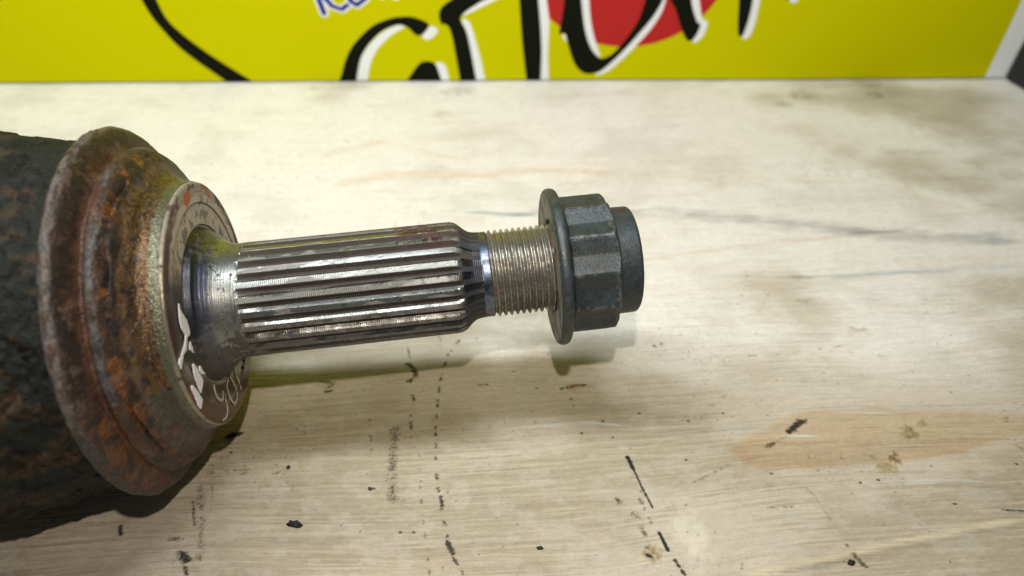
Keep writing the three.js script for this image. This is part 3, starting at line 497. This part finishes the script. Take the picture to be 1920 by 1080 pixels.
  // splines: lands with sloping flanks, cutter run-out at the joint end, rounded shoulder at the thread end
  const outer = (s) => { if (s < 0.096) return 0.0789; const k = profileAt([[0.096, 0.0789], [0.102, 0.0784], [0.1065, 0.0769], [0.1105, 0.0744], [0.1142, 0.071], [0.118, 0.0675], [0.1218, 0.0645], [0.126, 0.0623], [0.131, 0.0611], [0.136, 0.0606], [0.14, 0.0605]], s); return k; };
  function profileAt(t, s) { for (let i = 1; i < t.length; i++) if (s <= t[i][0]) { const f = (s - t[i - 1][0]) / (t[i][0] - t[i - 1][0]); return lerp(t[i - 1][1], t[i][1], f); } return t[t.length - 1][1]; }
  const groove = (s) => 0.0058 * Math.sqrt(clamp((s + 0.182) / 0.03));
  const sAt = []; for (let i = 0; i <= 40; i++) sAt.push(lerp(-0.184, -0.146, i / 40)); for (let i = 1; i <= 50; i++) sAt.push(lerp(-0.146, 0.086, i / 50)); for (let i = 1; i <= 70; i++) sAt.push(lerp(0.086, 0.1395, i / 70));
  const ns = sAt.length - 1, edge = [0, 0.18, 0.34, 0.37, 0.39, 0.58, 0.79, 0.81, 1], ang = [];
  for (let k = 0; k < NT; k++) for (const f of [...edge.map((e) => 0.5 - e / 2).reverse(), ...edge.slice(1, -1).map((e) => 0.5 + e / 2)]) ang.push((k + f) / NT * TAU - PH);
  while (ang[0] < SEAM) ang.push(ang.shift() + TAU);
  while (ang[ang.length - 1] - TAU > SEAM) ang.unshift(ang.pop() - TAU);
  ang.push(ang[0] + TAU);
  const NU = ang.length - 1;
  const g = surf(NU, ns, (u, v) => {
    const s = sAt[Math.round(v * ns)], p = ang[Math.round(u * NU)], t = tooth(p), R = outer(s);
    const nick = 0.0003 * smooth(0.7, 0.85, noise(s * 140, p * 19, 3));
    const floorR = 0.0789 - groove(s) * clamp((t - 0.38) / 0.42) - (t < 0.5 ? nick : 0);
    return polar(s, Math.min(R, floorR) + 0.00005 * (noise(s * 90, p * 22) - 0.5), p);
  }, (u, v) => [(ang[Math.round(u * NU)] - SEAM) / TAU, vOf(sAt[Math.round(v * ns)])]);
  mesh('spline_section', toCreasedNormals(g, 0.38), mat, axle);
  // thread: a real helix
  const pitch = 0.0086, T0 = 0.1385, T1 = 0.249, tn = 230;
  const thr = surf(128, tn, (u, v) => {
    const s = lerp(T0, T1, v), p = phi(u), on = smooth(0.1475, 0.152, s), ph = ((s / pitch - p / TAU) % 1 + 1) % 1, tri = Math.abs(ph - 0.5) * 2;
    return polar(s, lerp(0.0604, 0.0558 + 0.0062 * clamp(1.22 * tri - 0.08, 0, 0.97), on) + 0.0002 * (noise(s * 500, p * 40) - 0.5), p);
  }, (u, v) => [u, vOf(lerp(T0, T1, v))]);
  mesh('threaded_section', thr, mat, axle);
}

/* ---------- the nut on the thread ---------- */
{
  const nut = put(new THREE.Group(), 'flange_nut', scene, { label: 'dark blackened twelve-point flange nut screwed on the end of the axle', category: 'nut' });
  nut.position.copy(AO).addScaledVector(AX, 0.2355 * D); nut.quaternion.copy(axle.quaternion);
  const Z = 0.2355, vOf = (s) => (s - 0.23) / 0.13;
  const coat = paint(1536, 768, (u, v, o) => {
    const s = lerp(0.23, 0.36, v), p = phi(u), y = Math.cos(p), z = Math.sin(p), c = o.c;
    const big = fbm(s * 50, y * 4, z * 4, 4), mid = fbm(s * 170, y * 18, z * 18, 4), fine = fbm(s * 700, y * 75, z * 75, 3), speck = noise(s * 900 + 3, y * 90, z * 90);
    c[0] = 0.03; c[1] = 0.042; c[2] = 0.05;
    mixc(c, [0.03, 0.035, 0.029], 0.7 * smooth(0.45, 0.7, big));
    mixc(c, [0.042, 0.058, 0.068], 0.5 * smooth(0.45, 0.7, mid));
    mixc(c, [0.017, 0.021, 0.024], 0.6 * smooth(0.5, 0.72, fbm(s * 90 + 7, y * 9, z * 9, 4)));
    mixc(c, [0.26, 0.27, 0.27], 0.6 * smooth(0.86, 0.94, speck) * smooth(0.42, 0.6, mid));
        const ed = ((p - 56 / 57.3) / TAU * 12 % 1 + 1) % 1, worn = smooth(0.085, 0.03, Math.min(ed, 1 - ed)) * band(0.256, 0.316, 0.002, s) * smooth(0.42, 0.6, mid); mixc(c, [0.11, 0.125, 0.13], 0.7 * worn);
    mixc(c, [0.1, 0.11, 0.115], 0.6 * band(0.311, 0.3175, 0.001, s) * smooth(0.5, 0.62, mid));
    mixc(c, [0.012, 0.013, 0.013], 0.8 * (band(0.2535, 0.2575, 0.001, s) + band(0.3185, 0.3235, 0.001, s)) * smooth(0.35, 0.55, mid));
    const rim = band(0.2405, 0.2475, 0.003, s) * smooth(0.4, 0.6, mid); mixc(c, [0.06, 0.07, 0.078], 0.5 * rim);
    const k = 0.82 + 0.36 * fine; c[0] *= k; c[1] *= k; c[2] *= k;
    o.h = 0.3 * fine + 0.3 * mid + 0.2 * (1 - speck); o.r = 0.42 + 0.16 * (mid - 0.5) + 0.1 * (fine - 0.5); o.m = 0.15;
  });
  const mat = painted(coat, 0.00016);
  const shift = (g) => g.translate(-Z * D, 0, 0);
  const dusty = paint(1024, 256, (u, v, o) => {
    const r = lerp(0.055, 0.115, v), p = phi(u), y = Math.cos(p) * r * 8, z = Math.sin(p) * r * 8, c = o.c, mid = fbm(y * 9, z * 9, 2, 4), fine = fbm(y * 50, z * 50, 6, 3);
    c[0] = 0.2; c[1] = 0.18; c[2] = 0.145; mixc(c, [0.06, 0.058, 0.05], smooth(0.5, 0.64, mid)); mixc(c, [0.04, 0.04, 0.038], smooth(0.102, 0.108, r)); mixc(c, [0.3, 0.27, 0.22], 0.5 * smooth(0.6, 0.7, fine));
    o.h = 0.5 * fine + 0.4 * mid; o.r = 0.65; o.m = 0.2;
  });
  const face = [[0.2385, 0.0612], [0.2385, 0.0617], [0.2356, 0.068], [0.2355, 0.0688], [0.2355, 0.1035], [0.2358, 0.1062], [0.2366, 0.1085]];
  mesh('bearing_face', shift(turned(face, 200, 60, (s, r) => (r - 0.055) / 0.06, () => 0, false)), painted(dusty, 0.0002), nut);
  const rimP = [[0.2366, 0.1085], [0.2378, 0.1101], [0.2395, 0.1112], [0.2425, 0.1118], [0.2455, 0.1117], [0.2485, 0.1108], [0.2507, 0.109], [0.2522, 0.106], [0.2534, 0.102], [0.2545, 0.0985], [0.256, 0.094], [0.2565, 0.088]];
  mesh('flange', shift(turned(rimP, 256, 70, vOf, (s, p) => 0.0006 * (fbm(s * 60, Math.cos(p) * 12, Math.sin(p) * 12, 3) - 0.5))), mat, nut);
  // twelve-point body
  const ridge0 = THREE.MathUtils.degToRad(56), RR = 0.0995, ap = RR * Math.cos(Math.PI / 6);
  const star = (p) => { const q = ((p - ridge0) / TAU * 12 % 1 + 1) % 1, a = Math.min(q, 1 - q) * TAU / 12; return ap / Math.cos(Math.PI / 6 - a); };
  const bs = []; for (let i = 0; i <= 34; i++) bs.push(lerp(0.2525, 0.3125, i / 34)); for (const s of [0.3142, 0.3158, 0.3172, 0.3183, 0.319]) bs.push(s);
  const lim = (s) => (s < 0.3125 ? 1 : 0.1 - 0.0052 * smooth(0.3115, 0.3198, s) - 0.002 * smooth(0.317, 0.319, s));
  const angles = []; for (let k = 0; k < 12; k++) for (const f of [0, 0.03, 0.09, 0.2, 0.32, 0.42, 0.47, 0.5, 0.53, 0.58, 0.68, 0.8, 0.91, 0.97]) angles.push(ridge0 + (k + f) * TAU / 12);
  while (angles[0] > SEAM) { angles.unshift(angles.pop() - TAU); } while (angles[0] < SEAM) angles.push(angles.shift() + TAU);
  angles.push(angles[0] + TAU);
  const nb = bs.length - 1, na = angles.length - 1;
  const soft = (p) => { let t = 0; for (const d of [-0.034, -0.017, 0, 0.017, 0.034]) t += star(p + d); return t / 5; };
  const body = surf(na, nb + 6, (u, v) => {
    const j = Math.round(v * (nb + 6)), p = angles[Math.round(u * na)];
    if (j <= nb) { const s = bs[j]; return polar(s, Math.min(soft(p), lim(s)) + 0.0004 * (fbm(s * 120, p * 14, 3, 3) - 0.5), p); }
    const f = (j - nb) / 6; return polar(0.319 + 0.0012 * f, lerp(Math.min(soft(p), lim(0.319)), 0.0745, f), p);
  }, (u, v) => { const j = Math.round(v * (nb + 6)), p = angles[Math.round(u * na)]; return [(p - SEAM) / TAU, vOf(j <= nb ? bs[j] : 0.319 + 0.001 * (j - nb))]; });
  mesh('nut_body', toCreasedNormals(shift(body), 0.3), mat, nut);
  const cap = [[0.3195, 0.0805], [0.3204, 0.0785], [0.322, 0.0772], [0.3245, 0.0767], [0.35, 0.0763], [0.3522, 0.0756], [0.3536, 0.0742], [0.354, 0.0728], [0.354, 0.063], [0.353, 0.061], [0.342, 0.0605], [0.341, 0.03], [0.341, 0.0005]];
  mesh('end_collar', shift(turned(cap, 200, 120, vOf, (s, p, r) => (r > 0.05 ? 0.0003 * (fbm(s * 120, Math.cos(p) * 18, Math.sin(p) * 18, 3) - 0.5) : 0), false)), mat, nut);
  const q = new THREE.CylinderGeometry(0.0007, 0.0006, 0.0012, 20).rotateZ(Math.PI / 2); q.translate(-0.0002, 0.0795 * D * Math.cos(-0.09), 0.0795 * D * Math.sin(-0.09));
  mesh('punch_hole', q, new THREE.MeshStandardMaterial({ color: new THREE.Color(0.006, 0.006, 0.006), roughness: 0.9 }), nut);
}

renderer.render(scene, camera);
